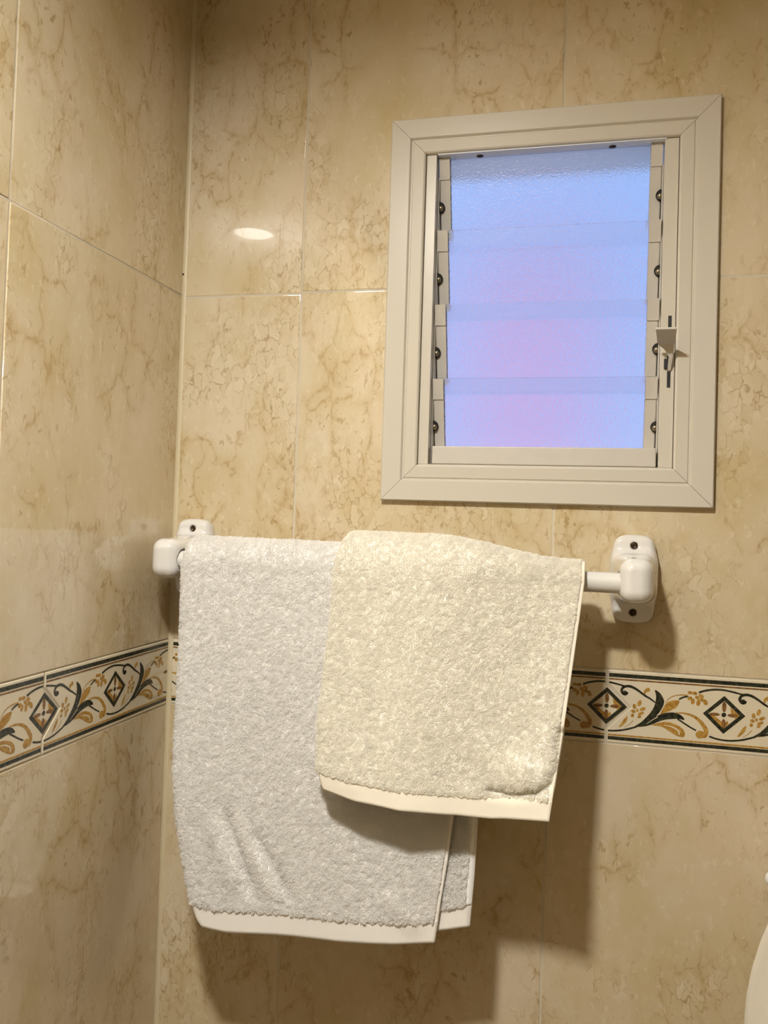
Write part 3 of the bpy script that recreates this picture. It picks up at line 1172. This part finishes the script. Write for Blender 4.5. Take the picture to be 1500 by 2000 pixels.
class BathTowel(Towel):
    o_rear, o_front = 0.0045, 0.0135
    zback, top_in, back_lean = 1.10, 0.004, 0.0

    def base(self, x):
        return 0.0 * x

    def xleft(self, z):
        return itp(z, [(1.42, 0.0700), (1.389, 0.0655), (1.312, 0.0668), (1.174, 0.0668), (1.12, 0.0740), (1.068, 0.0875), (1.036, 0.0970), (1.022, 0.1040), (1.015, 0.1110), (1.0, 0.118)])

    def xright(self, z, m):
        a = itp(z, [(1.40, 0.3945), (1.1546, 0.3925), (1.1024, 0.3917), (1.053, 0.3893), (1.02, 0.388)])
        b = itp(z, [(1.40, 0.3935), (1.1544, 0.3694), (1.1138, 0.3654), (1.073, 0.3600), (1.0358, 0.3559), (1.0, 0.353)])
        return a * (1 - m) + b * m

    def zbot(self, t, m):
        front = itp(t, [(0, 1.0150), (0.1, 1.0135), (0.3, 1.0172), (0.6, 1.0222), (0.85, 1.0285), (1, 1.0355)])
        rear = itp(t, [(0, 1.0150), (0.5, 1.030), (0.87, 1.0418), (1, 1.0530)])
        return rear * (1 - m) + front * m

    def flare(self, t, vf, m, x, z):
        d = vf ** 2 * (0.015 + 0.004 * t ** 2) + (1 - m) * vf ** 1.5 * (-0.003 + 0.004 * t)
        d = d + m * 0.0016 * np.sin(x * 40 + z * 9) * vf
        # diagonal creases near the bottom of the fold
        for (xa, za, xb, zb_, s, amp) in ((0.125, 1.135, 0.165, 1.050, 0.0065, -0.0050), (0.155, 1.120, 0.205, 1.055, 0.0070, -0.0040),
                                         (0.112, 1.130, 0.140, 1.060, 0.0080, 0.0030), (0.143, 1.130, 0.185, 1.055, 0.0080, 0.0028),
                                         (0.300, 1.075, 0.340, 1.045, 0.010, 0.0022)):
            ex, ez = xb - xa, zb_ - za
            ll = math.hypot(ex, ez)
            s_ = ((x - xa) * ex + (z - za) * ez) / ll / ll
            dist = ((x - xa) * ez - (z - za) * ex) / ll
            d = d + m * amp * np.exp(-(dist / s) ** 2) * smoothstep(-0.15, 0.25, s_) * (1 - smoothstep(0.8, 1.15, s_))
        return d


class HandTowel(Towel):
    o_rear, o_front = 0.0015, 0.0080
    zback, top_in, back_lean = 1.22, 0.006, 0.0

    def base(self, x):
        return 0.0195 * (1 - smoothstep(0.335, 0.475, x)) + 0.0004

    def xleft(self, z):
        return itp(z, [(1.43, 0.2490), (1.402, 0.2430), (1.36, 0.2425), (1.325, 0.2408), (1.247, 0.2360), (1.1985, 0.2385), (1.185, 0.2435), (1.1767, 0.2485)])

    def xright(self, z, m):
        return itp(z, [(1.43, 0.4935), (1.395, 0.4905), (1.32, 0.4822), (1.254, 0.4747), (1.179, 0.4650)]) - 0.0045 * (1 - m)

    def zbot(self, t, m):
        return itp(t, [(0, 1.1790), (0.12, 1.1745), (0.35, 1.1716), (0.55, 1.1706), (0.75, 1.1708), (1, 1.1765)]) + 0.002 * (1 - m)

    def flare(self, t, vf, m, x, z):
        top = BD + BARR + self.base(x) + 0.008
        bot = itp(t, [(0, 0.128), (0.15, 0.138), (0.35, 0.144), (0.6, 0.132), (0.8, 0.133), (1, 0.141)])
        s = 0.55 * vf + 0.45 * vf ** 2
        d = (bot - top) * s
        # soft roll above the lower right corner, held in by a curved crease
        d = d + m * 0.0085 * np.exp(-((x - 0.442) / 0.024) ** 2 - ((z - 1.214) / 0.020) ** 2)
        path = [(0.4715, 1.252), (0.4690, 1.222), (0.4640, 1.207), (0.4530, 1.1985), (0.4300, 1.1935), (0.4080, 1.1940)]
        best = np.full(np.shape(d), 1.0)
        for (xa, za), (xb, zb_) in zip(path[:-1], path[1:]):
            ex, ez = xb - xa, zb_ - za
            q = np.clip(((x - xa) * ex + (z - za) * ez) / (ex * ex + ez * ez), 0, 1)
            best = np.minimum(best, np.hypot(x - xa - q * ex, z - za - q * ez))
        d = d - m * 0.0062 * np.exp(-(best / 0.0048) ** 2)
        d = d + m * 0.0018 * np.sin(x * 46 + 1.0 + z * 7) * vf * (1 - 0.4 * t)
        return d


def build_towel(tw, root, mats, hem_v, nu, nv, selv, thick):
    terry, woven = mats
    Us = np.concatenate([np.linspace(0, 1, nu // 2), np.linspace(1, 2, 13)[1:], np.linspace(2, 3 - selv, nu)[1:]])
    Vs = np.concatenate([np.linspace(-1, 0, 24), np.linspace(0, 1, 24)[1:], np.linspace(1, 2 - hem_v, nv)[1:]])
    body = tw.sheet('terry_cloth', Us, Vs, thick, terry, root, 0.0)
    Uh = np.concatenate([np.linspace(0, 1, nu // 2), np.linspace(1, 2, 13)[1:], np.linspace(2, 3, nu)[1:]])
    Vh = np.linspace(2 - hem_v - 0.002, 2, 9)
    tw.sheet('woven_hem', Uh, Vh, thick * 0.82, woven, root)
    # stitched selvedge along the free front edge: ribbed by a fine wobble
    class Rib:
        pass
    Usv = np.linspace(3 - selv - 0.001, 3, 5)
    Vsv = np.concatenate([np.linspace(-1, 0, 30), np.linspace(0, 1, 60)[1:], np.linspace(1, 2 - hem_v, nv * 2)[1:]])
    se = tw.sheet('selvedge', Usv, Vsv, thick * 0.8, woven, root)
    return body


bath = thing('bath_towel', (0.225, -0.066, 1.42), 'larger white terry bath towel folded over the rail, partly under the cream towel', 'towel', 'towels on the rail')
BTW = BathTowel()
HEM_B = 0.060
bbody = build_towel(BTW, bath, (M['terry_white'], M['woven_white']), HEM_B, 110, 130, 0.010, 0.0056)
hand = thing('hand_towel', (0.37, -0.066, 1.43), 'smaller cream terry hand towel draped over the rail on top of the bath towel', 'towel', 'towels on the rail')
HTW = HandTowel()
HEM_H = 0.080
hbody = build_towel(HTW, hand, (M['terry_cream'], M['woven_cream']), HEM_H, 90, 90, 0.013, 0.0040)


def ragged(hv, sl):
    def f(U, V):
        lim = 2 - hv + 0.002 * np.sin(U * 190) + 0.005
        return (V < lim) & (U < 3 - sl)
    return f


pile(BTW, 'terry_pile', 330000, 1.0, 3.0, 0.25, 2.0, 0.0026, 0.0020, M['loop_white'], bbody, 11, ragged(HEM_B, 0.012))
pile(BTW, 'terry_pile', 40000, 0.0, 0.20, 1.45, 2.0, 0.0026, 0.0028, M['loop_white'], bbody, 12,
     lambda U, V: (V < 2 - HEM_B) & (U > 0.02), -1.0)
pile(HTW, 'terry_pile', 240000, 1.0, 3.0, 0.2, 2.0, 0.0019, 0.0015, M['loop_cream'], hbody, 21, ragged(HEM_H, 0.015), crown=0.26)
for t_ in (bath, hand):
    adopt(t_)

# ------------------------------------------------------------------ paper holder at the right edge
hold = thing('paper_holder', (0.74, 0, 1.118), 'white paper holder whose rounded spindle end shows at the lower right edge', 'paper holder')


def holder_arm(cx):
    def f(x, y, z):
        x, z, q = x - cx, z - 1.118, -y
        plate = sd_rbox(x, q - 0.002, z, 0.0085, 0.010, 0.024, 0.007)
        arm = sd_rbox(x, q - 0.034, z, 0.0080, 0.036, 0.0095, 0.0075)
        return np.maximum(smin(plate, arm, 0.006), 0.0006 - q)
    return sdf_object('arm', f, (cx - 0.018, -0.078, 1.08), (cx + 0.018, 0.004, 1.156), 0.0012, M['porcelain'], hold)


holder_arm(0.6945)
holder_arm(0.8180)
kp = [(0.0008, 0.0), (0.0035, 0.0006), (0.0055, 0.0022), (0.0066, 0.0048), (0.0066, 0.0085), (0.0056, 0.0115), (0.0052, 0.0150), (0.0052, 0.1600), (0.0066, 0.1640), (0.0050, 0.1700)]
lathe('spindle', kp, (0.6648, -0.060, 1.118), (1, 0, 0), M['porcelain'], hold, 24)
adopt(hold)
roll = thing('paper_roll', (0.75, -0.057, 1.118), 'white tissue hanging down at the lower right edge, below the white spindle end', 'paper roll')
n = 40
ri, ro, xa, xb = 0.018, 0.044, 0.706, 0.806
prof = [(ri, xa), (ro, xa), (ro, xb), (ri, xb)]
vs, fs = [], []
for r_, x in prof:
    vs += [(x, -0.057 + r_ * math.cos(2 * math.pi * k / n), 1.112 + r_ * math.sin(2 * math.pi * k / n)) for k in range(n)]
for i in range(4):
    j = (i + 1) % 4
    fs += [(i * n + k, i * n + (k + 1) % n, j * n + (k + 1) % n, j * n + k) for k in range(n)]
o = from_data('tissue_core', vs, fs, M['paper'], roll)
# loose sheet, flaring as it falls
edge = [(1.112, 0.7062), (1.0960, 0.6850), (1.0843, 0.6712), (1.0578, 0.6620), (1.0324, 0.6555), (1.0074, 0.6512), (0.985, 0.6497), (0.9725, 0.6494)]
nz, nx = 40, 24
vs, fs = [], []
for i in range(nz + 1):
    for j in range(nx + 1):
        s, t = i / nz, j / nx
        zb = itp(t, [(0, 0.9725), (0.05, 0.9738), (0.2, 0.984), (1, 1.010)])
        z = 1.112 - s * (1.112 - zb)
        xl = itp(z, edge)
        xr = 0.806 - 0.02 * s
        x = xl + (xr - xl) * t
        y = -0.057 - 0.0445 + 0.041 * smoothstep(0.0, 0.25, s) * (1 - t) + 0.004 * math.sin(t * 9 + s * 2) * s
        vs.append((x, y, z))
for i in range(nz):
    for j in range(nx):
        a = i * (nx + 1) + j
        fs.append((a, a + nx + 1, a + nx + 2, a + 1))
sh = from_data('loose_sheet', vs, fs, M['paper'], roll, True)
md = sh.modifiers.new('thickness', 'SOLIDIFY')
md.thickness = 0.0006
adopt(roll)
